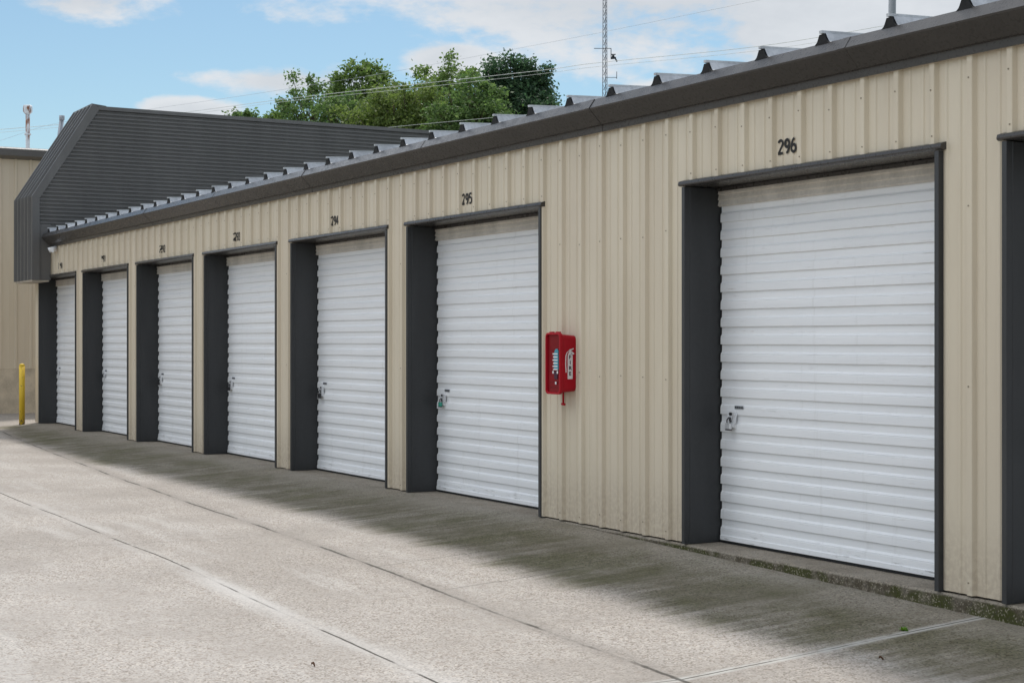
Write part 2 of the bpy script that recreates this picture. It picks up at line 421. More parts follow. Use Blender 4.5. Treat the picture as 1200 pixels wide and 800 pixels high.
# roof : pans, trapezoidal ribs with a seam on top, black foam closures at the eave
r = MB(); SL = .042
def rz(y): return 3.490 + SL * (y + .17)
RX0 = 1.212
kk = -40; cs = []
while RX0 + kk * .6335 < XR:
    c = RX0 + kk * .6335; kk += 1
    if c > XG + .12: cs.append(c)
pr = [(XG + .003, 0)]
for c in cs:
    pr += [(c - .070, 0), (c - .056, .006), (c - .022, .064), (c + .022, .064), (c + .056, .006), (c + .070, 0), (c + .20, -.006), (c + .317, -.010), (c + .43, -.006)]
pr = [p for p in pr if p[0] < XR - .01] + [(XR, 0)]
r.quadgrid([[(x, y, rz(y) + z) for x, z in pr] for y in (-.138, 3, 9.05)])
r.quadgrid([[(x, y, rz(y) + min(z, 0) - .012) for x, z in pr] for y in (-.137, 9.05)], 1)
for c in cs:
    r.prism([(c - .074, 3.484), (c - .052, 3.500), (c - .044, 3.512), (c - .026, rz(-.17) + .060), (c + .020, rz(-.17) + .060), (c + .040, 3.512), (c + .050, 3.500), (c + .066, 3.484)], -.152, -.132, 'y', 1)
    y0 = -.165
    i = len(r.v)
    a = [(c - .013, y0, rz(y0) + .0645), (c + .013, y0, rz(y0) + .0645), (c + .013, y0, rz(y0) + .083), (c - .013, y0, rz(y0) + .083)]
    b = [(x, 9.05, z + SL * (9.05 - y0)) for x, _, z in a]
    r.v += a + b
    for q in ((0,1,2,3), (7,6,5,4), (0,4,5,1), (1,5,6,2), (2,6,7,3), (3,7,4,0)):
        r.f.append(tuple(i + t for t in q)); r.m.append(0); r.sm.append(False)
r.build('roof', [M['roof'], M['black']], SB)

# doors : curtain > bottom bar, latch ; frame > two jambs
def curtain(x0, x1):
    m_ = MB(); prof = []; P = .1325; z = 2.565
    z0 = .045
    kz = 0
    zt = z
    while zt > z0:
        prof += [(.2985, zt), (.2975, zt - .050), (.2960, zt - .054), (.2885, zt - .064), (.2860, zt - .068), (.2885, zt - .071), (.2855, zt - .075), (.2845, zt - .100), (.2845, zt - .1282), (.2860, zt - .1298), (.2980, zt - .1306)]
        zt -= P
    prof = [p for p in prof if p[1] > z0] + [(.287, z0)]
    prof = [(.2995, 2.69)] + prof
    # sag and oil-canning: gentle waves along x
    nx = 14
    rows = []
    for (y, zz) in prof:
        rows.append([(x0 + (x1 - x0) * i / nx, y +   .0009 * math.sin(i * 1.7 + zz * 5) , zz + .0006 * math.sin(i * .9 + zz * 3)) for i in range(nx + 1)])
    m_.quadgrid(rows)
    m_.quadgrid([[(x, y + .012, z) for x, y, z in rw] for rw in rows])
    for e in (0, nx):
        for ra, rb in zip(rows, rows[1:]):
            p, q = ra[e], rb[e]; m_.face([p, q, (q[0], q[1] + .012, q[2]), (p[0], p[1] + .012, p[2])])
    return m_
def door_parts(xa):
    xb = xa + OW; x0, x1 = xa + .052, xb - .052
    d = curtain(x0, x1).build('roll_up_door', M['door'], SB)
    b = MB(); b.prism([(.276, .060), (.276, .022), (.301, .022), (.301, .060)], x0 + .004, x1 - .004); 
    bb = b.build('bottom_bar', M['door'], d, .003)
    b = MB(); hp = [(.290, 2.690), (.276, 2.690)]  # slat-stepped strip standing in for the shaded band at the door top
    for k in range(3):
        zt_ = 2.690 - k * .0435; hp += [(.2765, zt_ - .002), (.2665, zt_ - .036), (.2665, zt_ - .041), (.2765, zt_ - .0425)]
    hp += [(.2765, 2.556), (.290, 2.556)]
    b.prism(hp, x0 - .010, x1 + .010); b.build('door_top_shade', M['topshade'], d)
    b = MB(); b.box(x0 + .006, x1 - .006, .284, .294, .003, .021); b.build('weather_seal', M['rubber'], d)
    # latch: plate, slide bolt and hasp; sits in the recess of one corrugation
    zc = .96; xc = xa + .200
    b = MB(); b.box(xc - .055, xc + .050, .2765, .2845, zc - .085, zc + .055); b.build('latch_plate', M['door'], d, .002)
    b = MB(); b.box(xc + .030, xc + .047, .258, .2765, zc - .075, zc + .035)
    b.prism([(xc - .02, zc - .008), (xc + .03, zc - .034), (xc + .03, zc - .020), (xc - .02, zc + .006)], .262, .2765, 'y')
    b.build('slide_latch', M['steel'], d)
    for zz in (zc + .024, zc - .022):
        b = MB(); b.tube([(xc - .004, .2768, zz), (xc - .004, .262, zz)], .012, 10); b.build('bolt_head', M['darksteel'], d)
    b = MB(); b.tube([(xc + .072, .276, zc + .03), (xc + .072, .266, zc + .024), (xc + .070, .262, zc - .04), (xc + .060, .262, zc - .052)], .004, 6); b.build('pull_wire', M['steel'], d)
    b = MB(); b.box(xc + .030, xc + .135, .2812, .2842, zc + .062, zc + .088)
    for q in range(4): b.box(xc + .036 + q * .025, xc + .054 + q * .025, .2800, .2808, zc + .069, zc + .081, 1)
    b.build('maker_plate', [M['vent'], M['darksteel']], d)
    # frame
    h = MB()
    h.prism([(-.054, OH + .006), (-.056, OH + .016), (-.050, OH + .036), (-.004, OH + .050), (-.002, OH + .034), (.05, OH + .034), (.32, OH + .034), (.32, OH + .0), (.05, OH + .0), (-.04, OH - .0)], xa - .03, xb + .03)
    h.box(xa + .045, xb - .045, .252, .318, OH - .030, OH - .002)
    fr = h.build('door_frame', M['fascia'], SB, .002)
    for side in (0, 1):
        j = MB()
        a, e = (xa, xa + .036) if side == 0 else (xb - .036, xb)
        ins = 1 if side == 0 else -1
        q = [(a, -.040), (e, -.040), (e, .006), (e - ins * 0 if side == 0 else e, .006)]
        if side == 0: pl = [(a, -.042), (e, -.042), (e, .004), (e - .004, .008), (e, .012), (e, .31), (a + .002, .31), (a + .002, .052), (a, .052)]
        else: pl = [(a, -.042), (e, -.042), (e, .052), (e - .002, .052), (e - .002, .31), (a, .31), (a, .012), (a + .004, .008), (a, .004)]
        j.prism(pl, .004, OH - .006, 'z')
        j.build('jamb', M['charcoal'], fr, .002)
    for q0 in (xa + .040, xb - .064):
        g_ = MB(); g_.box(q0, q0 + .024, .318, .345, .003, 2.69); g_.build('door_guide', M['rubber'], fr)
    return d, fr
D0, F0 = door_parts(OPEN[6])
def dup(o, dx, parent):
    c = o.copy(); COL.objects.link(c); c.parent = parent
    if parent is SB: c.location.x += dx
    for ch in o.children: dup(ch, 0, c)
    return c
DOORS = {}
for i, xa in enumerate(OPEN):
    if i == 6: DOORS[i] = D0; continue
    DOORS[i] = dup(D0, xa - OPEN[6], SB); dup(F0, xa - OPEN[6], SB)

# numbers painted over each door
def text_mesh(name, body, size, mat, extrude=.003, offset=0., shear=0., sx=1.):
    cu = bpy.data.curves.new(name, 'FONT'); cu.body = body; cu.size = size; cu.extrude = extrude; cu.offset = offset; cu.shear = shear
    o = bpy.data.objects.new(name, cu); COL.objects.link(o)
    bpy.context.view_layer.update()
    me = bpy.data.meshes.new_from_object(o.evaluated_get(bpy.context.evaluated_depsgraph_get()))
    bpy.data.objects.remove(o); bpy.data.curves.remove(cu)
    me.name = name; me.materials.clear(); me.materials.append(mat)
    for v in me.vertices: v.co.x *= sx
    ob = bpy.data.objects.new(name, me); COL.objects.link(ob); return ob
def arc(cx_, cy_, rx, ry, a0, a1, n_=10): return [(cx_ + rx * math.cos(R(a0 + (a1 - a0) * k / n_)), cy_ + ry * math.sin(R(a0 + (a1 - a0) * k / n_))) for k in range(n_ + 1)]
GL = { # strokes of each stencilled figure in a 0.6 x 1 box
 '2': [arc(.30, .74, .22, .20, 165, -20) + [(.40, .48), (.14, .14), (.08, .06)], [(.06, .07), (.56, .07)]],
 '9': [arc(.30, .69, .21, .24, 0, 360, 20), [(.51, .69), (.50, .45), (.40, .18), (.24, .03)]],
 '6': [arc(.30, .31, .21, .24, 0, 360, 20), [(.09, .31), (.10, .55), (.20, .82), (.38, .97)]],
 '5': [[(.52, .93), (.14, .93)], [(.15, .96), (.11, .55)], [(.11, .56)] + arc(.28, .33, .23, .27, 105, -130, 14)],
 '4': [[(.42, .0), (.42, .98)], [(.43, .96), (.06, .36)], [(.05, .32), (.58, .32)]],
 '3': [arc(.28, .73, .20, .20, 150, -80, 10), arc(.28, .29, .23, .24, 85, -150, 12)],
 '1': [[(.32, 0), (.32, .97)], [(.33, .93), (.16, .78)]],
 '0': [arc(.30, .50, .21, .43, 0, 360, 22)],
}
def wall_y(x):
    """face of the ribbed panel at x"""
    d = (x - RIB0) / RIB; d = (d - math.floor(d + .5)) * RIB
    for (x0_, y0_), (x1_, y1_) in zip(((-.036, 0), (-.022, -.0275), (-.018, -.0300), (.018, -.0300), (.022, -.0275)), ((-.022, -.0275), (-.018, -.0300), (.018, -.0300), (.022, -.0275), (.034, 0))):
        if x0_ <= d <= x1_: return y0_ + (y1_ - y0_) * (d - x0_) / (x1_ - x0_)
    return -.0072
def figures(body, size, pitch, wd, x_start, z_start):
    b = MB()
    for i, ch in enumerate(body):
        for j, st in enumerate(GL[ch]):
            raw = [Vector((p[0] * size + i * pitch, p[1] * size)) for p in st]; P_ = [raw[0]]
            for p, q in zip(raw, raw[1:]):
                k_ = max(1, int((q - p).length / .008))
                P_ += [p.lerp(q, t_ / k_) for t_ in range(1, k_ + 1)]
            closed = (P_[0] - P_[-1]).length < 1e-4
            rows = [[] for _ in range(7)]
            for k, p in enumerate(P_):
                pa = P_[k - 1] if k else (P_[-2] if closed else p); pb = P_[k + 1] if k < len(P_) - 1 else (P_[1] if closed else p)
                d = (pb - pa).normalized(); nn_ = Vector((-d.y, d.x)) * wd / 2
                for m_ in range(7):
                    q = p + nn_ * (m_ / 3 - 1); x_ = q.x + x_start
                    lift = .0003 if m_ in (0, 6) else .0014 + .0002 * j
                    rows[m_].append((x_, wall_y(x_) - lift, q.y + z_start))
            b.quadgrid(rows)
    return b
NX = [-16.319, -13.523, -10.363, -7.226, -4.083, -.950, 3.748]
for x0_, t in zip(NX, NUM):
    o = figures(t, .104, .0695, .0205, x0_, 2.828).build('door_number', M['numpaint'], SB, recalc=False)
    o['label'] = 'black painted number ' + t + ' above its door'

# ------------------------------------------------------------------ mansard at the far end of the row
YF, ZK, YT, ZT, YB = -.358, 4.15, .742, 5.87, 8.4
def ystart(z): return YF if z <= ZK else YF + (YT - YF) * (z - ZK) / (ZT - ZK)
ga = MB(); prof = []
z = 3.60; P = .0705
while z < ZT - .07:
    prof += [(0, z), (0, z + .030), (-.032, z + .043), (-.032, z + .063)]; z += P
prof = [(xo, zz) for xo, zz in prof if zz < ZT - .06]
ga.quadgrid([[(XG + xo, ystart(zz) + .10, zz), (XG + xo, YB, zz)] for xo, zz in prof])
# flat lower apron beside the eave, backing shell, top and rear
ga.prism([(YF + .02, 2.645), (-.030, 2.645), (-.030, 3.66), (YF + .02, 3.66)], XG - .03, XG - .003)
ga.box(XG - .035, XG - .004, -.030, .9, 3.49, 3.595)
XM = -18.18
ga.prism([(YF + .03, 3.42), (YF + .03, ZK), (YT + .02, ZT - .02), (YB, ZT - .02), (YB, 3.42)], XM + .01, XG - .03)
MA = ga.build('mansard', M['mansard'], SB)
t = MB()
def strip(pts, wd, x0, x1):
    """flat trim following the gable outline"""
    inn = [(YF + wd, 2.64), (YF + wd, ZK - .03), (YT + wd * .95, ZT - .05)]
    out = [(YF - .012, 2.64), (YF - .012, ZK + .004), (YT - .012, ZT + .035)]
    for k in range(2):
        t.prism([out[k], out[k + 1], inn[k + 1], inn[k]], x0, x1)
strip(None, .125, XG - .025, XG + .022)
t.build('corner_trim', M['mansard'], MA, .003)
t = MB(); t.prism([(YT + .09, ZT - .075), (YT + .09, ZT - .004), (YB, ZT - .004), (YB, ZT - .075)], XG - .02, XG + .012)
t.prism([(YT - .02, ZT - .01), (YT - .02, ZT + .04), (YT + .25, ZT + .012), (YT + .25, ZT - .01)], XM - .02, XG - .027)
t.build('ridge_cap', M['mansard'], MA)
t = MB(); pf = [(XM, 0)]
for q in range(5):
    c = XM + .02 + .275 * q
    pf += [(c, 0), (c + .012, -.045), (c + .055, -.045), (c + .068, 0), (c + .16, -.003)]
pf = [(min(x, XG - .026), y) for x, y in pf] + [(XG - .026, 0)]
nn = Vector((0, -(ZT - ZK), (YT - YF))).normalized()
path = [(YF, 2.645, Vector((0, -1, 0))), (YF, ZK, (Vector((0, -1, 0)) + nn).normalized()), (YT, ZT, nn)]
t.quadgrid([[(x, y0 + nv.y * -o_, z0 + nv.z * -o_) for x, o_ in pf] for y0, z0, nv in path])
t.build('front_cladding', M['mansard'], MA)
t = MB(); t.box(XM, XG - .004, YF - .002, -.060, 2.615, 2.640); t.build('soffit', M['soffit'], MA)
settle(SB)

# ------------------------------------------------------------------ padlocks
def padlock(di, body, size, label, wide=1.):
    xc = OPEN[di] + .200; zt_ = .938
    o = empty('padlock', (xc, .25, zt_ - .08 * size), label, 'padlock', 'padlocks on the door latches')
    wd = .027 * size * wide; h = .042 * size
    b = MB(); b.box(xc - wd, xc + wd, .236, .258, zt_ - .022 - h, zt_ - .022); b.build('lock_body', body, o, .004)
    b = MB(); b.box(xc - wd, xc + wd, .2355, .2585, zt_ - .022 - h - .008, zt_ - .0225 - h); b.build('bumper', M['darksteel'], o, .002)
    b = MB(); rr = .017 * size
    pts = [(xc - rr, .247, zt_ - .023)] + [(xc - rr * math.cos(a), .247 + .012 * math.sin(a), zt_ + rr * math.sin(a)) for a in [math.pi * k / 8 for k in range(9)]] + [(xc + rr, .247, zt_ - .023)]
    b.tube(pts, .0048, 8); b.build('shackle', M['darksteel'], o)
    settle(o)
padlock(6, M['steel'], 1.1, 'silver padlock on the latch of the nearest full door, 296')
padlock(5, M['green'], 1.0, 'small green padlock hanging low on the latch of door 295')
padlock(4, M['darksteel'], 1.2, 'dark padlock on the latch of door 294')
padlock(3, M['darksteel'], 1.05, 'dark padlock on the latch of door 293')
padlock(2, M['darksteel'], 1.05, 'dark padlock on the latch of door 292')

# ------------------------------------------------------------------ fire extinguisher cabinet
FC = empty('fire_extinguisher_cabinet', (.99, -.03, 1.085), 'red plastic fire extinguisher cabinet on the tan wall between doors 295 and 296', 'fire cabinet')
def rrect(cx_, cz_, w_, h_, r_, n=4):
    o = []
    for qx, qz, a0 in ((1, 1, 0), (-1, 1, 90), (-1, -1, 180), (1, -1, 270)):
        for k in range(n + 1):
            a = R(a0 + 90 * k / n); o.append((cx_ + qx * (w_ / 2 - r_) + r_ * math.cos(a), cz_ + qz * (h_ / 2 - r_) + r_ * math.sin(a)))
    return o
cxx, czz = .982, 1.345
b = MB()
def ring(spec):
    rows = []
    for y, w_, h_, r_ in spec:
        q = rrect(cxx, czz, w_, h_, r_); rows.append([(x, y, z) for x, z in q] + [(q[0][0], y, q[0][1])])
    b.quadgrid(rows, smooth=False); return rows
rows = ring([(-.008, .232, .470, .040), (-.136, .232, .490, .032), (-.139, .238, .512, .034), (-.142, .242, .518, .036), (-.164, .242, .518, .036), (-.168, .236, .512, .034), (-.168, .212, .486, .026), (-.152, .206, .480, .024)])
b.face(list(reversed(rows[0][:-1]))); 
b.build('cabinet_body', M['red'], FC)
b = MB(); q = rrect(cxx, czz, .204, .478, .023); b.face([(x, -.151, z) for x, z in q])
b.prism([(cxx - .085, czz - .20), (cxx + .085, czz - .20), (cxx + .085, czz - .192), (cxx - .085, czz - .192)], -.156, -.1515, 'y')
for zz in (.115, -.06, -.155): b.prism([(cxx - .088, czz + zz), (cxx + .088, czz + zz), (cxx + .088, czz + zz + .004), (cxx - .088, czz + zz + .004)], -.155, -.1515, 'y')
b.build('front_cover', M['darkred'], FC)
b = MB()
b.prism([(cxx + .005, czz - .055), (cxx + .075, czz - .055), (cxx + .075, czz + .105), (cxx + .055, czz + .125), (cxx + .025, czz + .118), (cxx + .005, czz + .08)], -.1575, -.1522, 'y', 0)
for k in range(6):
    zz = czz + .075 - k * .026; b.prism([(cxx - .012 + .008 * (k % 2), zz), (cxx + .066, zz), (cxx + .066, zz + .011), (cxx - .012 + .008 * (k % 2), zz + .011)], -.160, -.158, 'y', 1)
b.prism([(cxx + .01, czz - .13), (cxx + .06, czz - .13), (cxx + .06, czz - .065), (cxx + .01, czz - .065)], -.1575, -.1522, 'y', 2)
for dx, dz in ((-.015, -.085), (.055, -.085), (.028, -.175)):
    b.prism([(cxx + dx, czz + dz), (cxx + dx + .02, czz + dz), (cxx + dx + .02, czz + dz + .022), (cxx + dx, czz + dz + .022)], -.160, -.158, 'y', 1)
b.build('instruction_sticker', [M['teal'], M['white'], M['maroon']], FC)
# side label: white extinguisher silhouette, hose and lever, word FIRE set downwards
XS = cxx + .1165
b = MB()
def side(pts, x=XS, th=.002): b.prism(pts, x, x + th, 'x')
yl, zl = -.066, czz - .005
side([(yl - .024, zl - .125), (yl + .024, zl - .125), (yl + .024, zl + .07), (yl + .014, zl + .095), (yl - .014, zl + .095), (yl - .024, zl + .07)])
side([(yl - .010, zl + .095), (yl + .010, zl + .095), (yl + .010, zl + .112), (yl - .010, zl + .112)])
side([(yl - .004, zl + .112), (yl + .034, zl + .124), (yl + .034, zl + .134), (yl - .012, zl + .120)])
side([(yl + .006, zl + .083), (yl + .036, zl + .082), (yl + .041, zl + .090), (yl + .010, zl + .112)])
hose = [(yl - .010, zl + .112), (yl - .030, zl + .098), (yl - .042, zl + .070), (yl - .044, zl + .0), (yl - .040, zl - .070)]
for p, q in zip(hose, hose[1:]): side([(p[0] - .004, p[1]), (p[0] + .004, p[1]), (q[0] + .004, q[1]), (q[0] - .004, q[1])], XS + .0004)
lab = b.build('fire_label', M['white'], FC)
for k, ch in enumerate('FIRE'):
    o = text_mesh('label_lettering', ch, .044, M['numpaint'], .0012, .0010)
    o.rotation_euler = (R(90), 0, R(90)); wch = {'I': .006}.get(ch, .013)
    o.location = (XS + .0032, yl - wch, zl + .045 - k * .046); o.parent = lab
b = MB(); xr_, yr_ = .99, -.066
b.tube([(xr_, yr_, 1.125), (xr_, yr_, 1.005)], .008, 8); b.tube([(xr_ - .022, yr_, 1.002), (xr_ + .022, yr_, 1.000)], .011, 8)
b.build('breaker_bar', M['red'], FC)
b = MB(); b.box(cxx - .06, cxx + .06, -.031, .001, czz - .17, czz + .17); b.build('wall_bracket', M['darksteel'], FC)
for dx in (-.07, .03):
    b = MB(); b.box(cxx + dx, cxx + dx + .045, -.158, -.128, czz + .257, czz + .268); b.build('cover_clip', M['red'], FC, .003)
settle(FC)

# ------------------------------------------------------------------ wall light beneath the mansard corner
WL = empty('wall_light', (-16.42, -.03, 3.13), 'small white floodlight high on the wall at the mansard corner', 'wall light')
b = MB(); b.tube([(-16.42, -.036, 3.19), (-16.42, -.066, 3.19)], .05, 14); b.build('mounting_plate', M['lampwhite'], WL)
for dx in (-.08, .08):
    b = MB(); b.tube([(-16.42 + dx * .3, -.06, 3.19), (-16.42 + dx, -.085, 3.19), (-16.42 + dx * 1.3, -.14, 3.165)], [.018, .036, .052], 14); b.build('lamp_head', M['lampwhite'], WL)
settle(WL)

# ------------------------------------------------------------------ bollard
bx, by = -17.93, -.30
BO = empty('bollard', (bx, by, zg(bx, by)), 'yellow painted steel bollard beside the far end of the row', 'bollard')
b = MB(); zb = zg(bx, by)
b.tube([(bx, by, zb - .01), (bx, by, 1.075)], .053, 20); b.build('post', M['yellow'], BO)
b = MB(); b.tube([(bx, by, 1.0745), (bx, by, 1.098), (bx, by, 1.113), (bx, by, 1.118)], [.053, .048, .03, .008], 20); b.build('domed_cap', M['yellow'], BO)
settle(BO)

# ------------------------------------------------------------------ beige building beyond
XB = -22.3
BB = empty('beige_building', (XB - 5, 0, 0), 'beige ribbed metal building with dark eave behind the yellow bollard', 'building')
b = MB(); pr = []
y = -30.
while y < 16:
    pr += [(y, 0), (y + .09, 0), (y + .098, .004), (y + .108, 0), (y + .2, 0), (y + .215, .028), (y + .25, .028), (y + .265, 0)]; y += .3158
b.quadgrid([[(XB + o_, y_, z_) for y_, o_ in pr] for z_ in (.95, 5.55)])
b.box(XB - 12, XB - .03, -30, 16, .0, 5.5)
b.build('wall', M['tan'], BB, recalc=False)
b = MB(); b.box(XB - .029, XB + .018, -30, 16, -.05, .947); b.build('concrete_base', M['base'], BB)
b = MB(); b.prism([(XB - .02, 5.40), (XB + .26, 5.46), (XB + .28, 5.60), (XB + .22, 5.635), (XB - .02, 5.63)], -30, 16, 'y'); b.build('eave_trim', M['mansard'], BB)
b = MB(); b.prism([(XB - .02, 5.632), (XB + .22, 5.637), (XB - 6, 6.0), (XB - 12.2, 5.637), (XB - 12, 5.55), (XB - .02, 5.55)], -30.1, 16.1, 'y')
rf = b.build('roof', M['roof'], BB)
def pixpoint(u, t): # ground position along a surveyed bearing
    k = (u - 600) / F; return CX + t * (-cc + k * ss_), CY + t * (ss_ + k * cc)
x_, y_ = pixpoint(32.5, 36)
b = MB(); b.tube([(x_, y_, 5.5), (x_, y_, 6.66)], .048, 12); b.tube([(x_, y_, 6.18), (x_, y_, 6.21)], .075, 12)
b.tube([(x_, y_, 6.655), (x_, y_, 6.70), (x_, y_, 6.71), (x_, y_, 6.81), (x_, y_, 6.85)], [.06, .095, .105, .105, .09], 14)
v = b.build('vent_pipe', M['rust'], rf); v['label'] = 'white capped vent pipe streaked with rust'
x_, y_ = pixpoint(72.5, 36)
b = MB(); b.tube([(x_ - .06, y_ - .12, 5.5), (x_, y_, 6.55)], .052, 12); b.tube([(x_, y_, 6.52), (x_ + .005, y_, 6.62)], .062, 12)
v = b.build('vent_pipe', M['vent'], rf); v['label'] = 'plain grey vent pipe leaning slightly'
settle(BB)

# ------------------------------------------------------------------ trees
def tree(u, t, top, width, mat, label, seed, n=9000, leaf=.17, clump=.9, low=.3, gaps=1., asp=1., group='trees beyond the storage units', nclump=95):
    rd = random.Random(seed); x0, y0 = pixpoint(u, t); zb = -.75
    o = empty('broadleaf_tree', (x0, y0, zb), label, 'tree', group)
    ztop = CZ + (400 - top) / F * t; rad = width / 2 / F * t
    rz_ = rad * asp; zlo = ztop - 2 * rz_; zc = ztop - rz_
    tr = MB(); cr = MB()
    lean = rd.uniform(-.3, .3)
    tips = []
    tr.tube([(x0, y0, zb), (x0 + lean * .3, y0, zb + (zlo - zb) * .6), (x0 + lean * .6, y0 + .1, zlo + rz_ * .3), (x0 + lean, y0, zc + rz_ * .3)], [.32, .25, .17, .06], 10)
    for k in range(nclump):
        for _ in range(40):
            d = Vector((rd.gauss(0, 1), rd.gauss(0, 1), rd.gauss(0, 1))).normalized()
            rr = rd.uniform(.35, 1.) ** .5
            wob = .78 + .34 * math.sin(3.1 * d.x + seed) * math.sin(2.7 * d.z + 1.3 * seed) + rd.uniform(-.14, .14)
            p = Vector((d.x * rad, d.y * rad, d.z * rz_)) * rr * min(1.12, max(.5, wob))
            if all((p - q).length > clump * .62 * gaps for q in tips): break
        tips.append(p)
    base_tip = []
    for p in tips:
        c = Vector((x0, y0, zc)) + p
        # limb reaching the clump
        s0 = Vector((x0 + lean * .6, y0, zlo + (c.z - zlo) * rd.uniform(.15, .5)))
        mid = s0.lerp(c, .55) + Vector((rd.uniform(-.2, .2), rd.uniform(-.2, .2), rd.uniform(0, .3)))
        tr.tube([s0, mid, c], [.055, .032, .012], 5)
        nl = int(n / nclump * rd.uniform(.6, 1.35)); cs_ = clump * rd.uniform(.6, 1.15)
        for _ in range(nl):
            g_ = Vector((rd.gauss(0, .42), rd.gauss(0, .42), rd.gauss(0, .34))) * cs_
            q = c + g_; sz = leaf * rd.uniform(.6, 1.3)
            a = Vector((rd.gauss(0, 1), rd.gauss(0, 1), rd.gauss(0, .7))).normalized()
            e = a.cross(Vector((rd.gauss(0, 1), rd.gauss(0, 1), rd.gauss(0, 1)))).normalized()
            cr.face([q - a * sz * .6, q + e * sz * .34, q + a * sz * .6, q - e * sz * .34])
    tr.build('trunk', M['bark'], o)
    cr.build('crown', mat, o, recalc=False)
    settle(o)
G, Md, Dk, Yg = LEAF
tree(370, 92, 82, 112, Md, 'airy green tree at the left of the clump, sky showing through its crown', 11, 8500, .17, .56, gaps=1.4, nclump=84)
tree(434, 90, 66, 92, G, 'tall light green tree between the airy tree and the central one', 12, 11500, .18, .62, asp=1.25, nclump=105)
tree(524, 96, 58, 118, G, 'tall wispy topped tree in the middle of the clump', 13, 14500, .185, .68, asp=1.2, nclump=125)
tree(606, 84, 71, 104, Dk, 'dark green dense round tree at the right of the clump', 14, 24000, .17, .60, gaps=.95, nclump=180)
tree(472, 80, 86, 150, Yg, 'low yellowish green tree in front of the taller ones', 15, 21000, .17, .66, gaps=.8, nclump=170)
tree(552, 78, 97, 124, Md, 'low bushy mid green tree below the dark round one', 16, 18000, .17, .66, gaps=.8, nclump=150)
tree(410, 82, 106, 100, Md, 'small low tree under the airy one', 17, 11000, .15, .6, gaps=1.0, nclump=100)
tree(284, 110, 127, 48, Md, 'small distant treetop just over the mansard roof, leftmost of all', 18, 3600, .22, .6, nclump=40)
tree(322, 104, 132, 50, G, 'low leafy treetop left of the airy tree', 19, 4600, .22, .6, nclump=46)
tree(652, 100, 132, 44, G, 'small light green treetop right of the dark round tree', 20, 4200, .2, .6, gaps=.9, nclump=40)

# ------------------------------------------------------------------ radio mast
x_, y_ = pixpoint(709, 90)
RM = empty('radio_mast', (x_, y_, -.75), 'slender lattice radio mast rising behind the storage roof', 'radio mast')
b = MB(); ang = [R(20), R(140), R(260)]
def leg(a, z): 
    r_ = .21 - .0042 * z; return Vector((x_ + r_ * math.cos(a), y_ + r_ * math.sin(a), z))
zz = -.75
for a in ang: b.tube([leg(a, -.75), leg(a, 30)], [.026, .02], 6)
st_ = .42
while zz < 30 - st_:
    for i in range(3):
        b.tube([leg(ang[i], zz), leg(ang[(i + 1) % 3], zz + st_)], .013, 4, cap=False)
    zz += st_
b.build('lattice', M['mast'], RM)
rv = Vector((ss_, cc, 0))
def mp(dx, v): # point at the mast: metres sideways, photo row
    return Vector((x_, y_, CZ + (400 - v) / F * 90)) + rv * dx
b = MB(); b.tube([mp(-.62, 57), mp(.34, 57)], .02, 6); b.tube([mp(.34, 57), mp(.34, 69)], .024, 6)
b.tube([mp(.32, 68.5), mp(.62, 68)], .06, 8); b.tube([mp(.46, 67), mp(.46, 64)], [.09, .05], 8); b.tube([mp(.36, 64), mp(.60, 64)], .03, 6); b.tube([mp(.56, 68), mp(.68, 72.5)], .045, 6)
b.build('antenna', M['ant'], RM)
b = MB(); b.tube([mp(.05, 91), mp(.66, 91)], .018, 6); b.tube([mp(.66, 84), mp(.66, 92.5)], .022, 6); b.build('whip_antenna', M['mast'], RM)
settle(RM)

# ------------------------------------------------------------------ utility pole and wires
x_, y_ = pixpoint(1043.5, 50)
UP = empty('utility_pole', (x_, y_, -.75), 'grey pole standing up behind the roof above door 296', 'utility pole')
b = MB(); b.tube([(x_ - .1, y_, -.75), (x_ + .12, y_ + .0, 15.)], [.15, .11], 14); b.build('shaft', M['pole'], UP)
b = MB(); a = Vector((x_ + .115, y_, 14.5)); b.tube([a - rv * 1.1, a + rv * 1.1], .05, 6); b.build('crossarm', M['pole'], UP)
settle(UP)
def wire(pts, rad, mat, label, t=45):
    P_ = []
    for u, v in pts:
        x, y = pixpoint(u, t); P_.append(Vector((x, y, CZ + (400 - v) / F * t)))
    Q = []
    for i in range(len(P_) - 1):
        p0, p1, p2, p3 = P_[max(i - 1, 0)], P_[i], P_[i + 1], P_[min(i + 2, len(P_) - 1)]
        for k in range(8):
            s_ = k / 8
            Q.append(.5 * ((2 * p1) + (p2 - p0) * s_ + (2 * p0 - 5 * p1 + 4 * p2 - p3) * s_ ** 2 + (3 * p1 - p0 - 3 * p2 + p3) * s_ ** 3))
    Q.append(P_[-1])
    c0 = Q[0].copy(); b = MB(); b.tube([q - c0 for q in Q], rad, 5)
    o = b.build('power_line', mat); o.location = c0
    tag(o, label, 'power line', 'power lines over the rooftops')
wire([(-200, 232), (0, 165), (70, 144), (187, 126.5), (300, 110), (450, 86), (580, 62), (703, 38.5), (892, 0), (1000, -22)], .0035, M['darkwire'], 'highest thin wire, climbing from the left edge over the treetops')
wire([(-200, 168), (150, 139), (340, 115.5), (500, 97.5), (640, 82), (703, 73.5), (885, 55), (1027, 32), (1200, 0)], .007, M['wire'], 'thick pale cable crossing in front of the trees, upper of a close pair', 44)
wire([(-200, 172), (150, 142), (340, 118.5), (500, 102), (640, 86), (703, 78), (885, 60), (1027, 38), (1200, 6)], .0045, M['wire'], 'thinner pale cable just below the thick one across the trees', 44)
wire([(250, 172), (400, 155), (480, 147), (577, 138), (640, 132), (800, 112)], .0045, M['wire'], 'lowest wire, seen only against the foot of the trees above the mansard roof', 44)

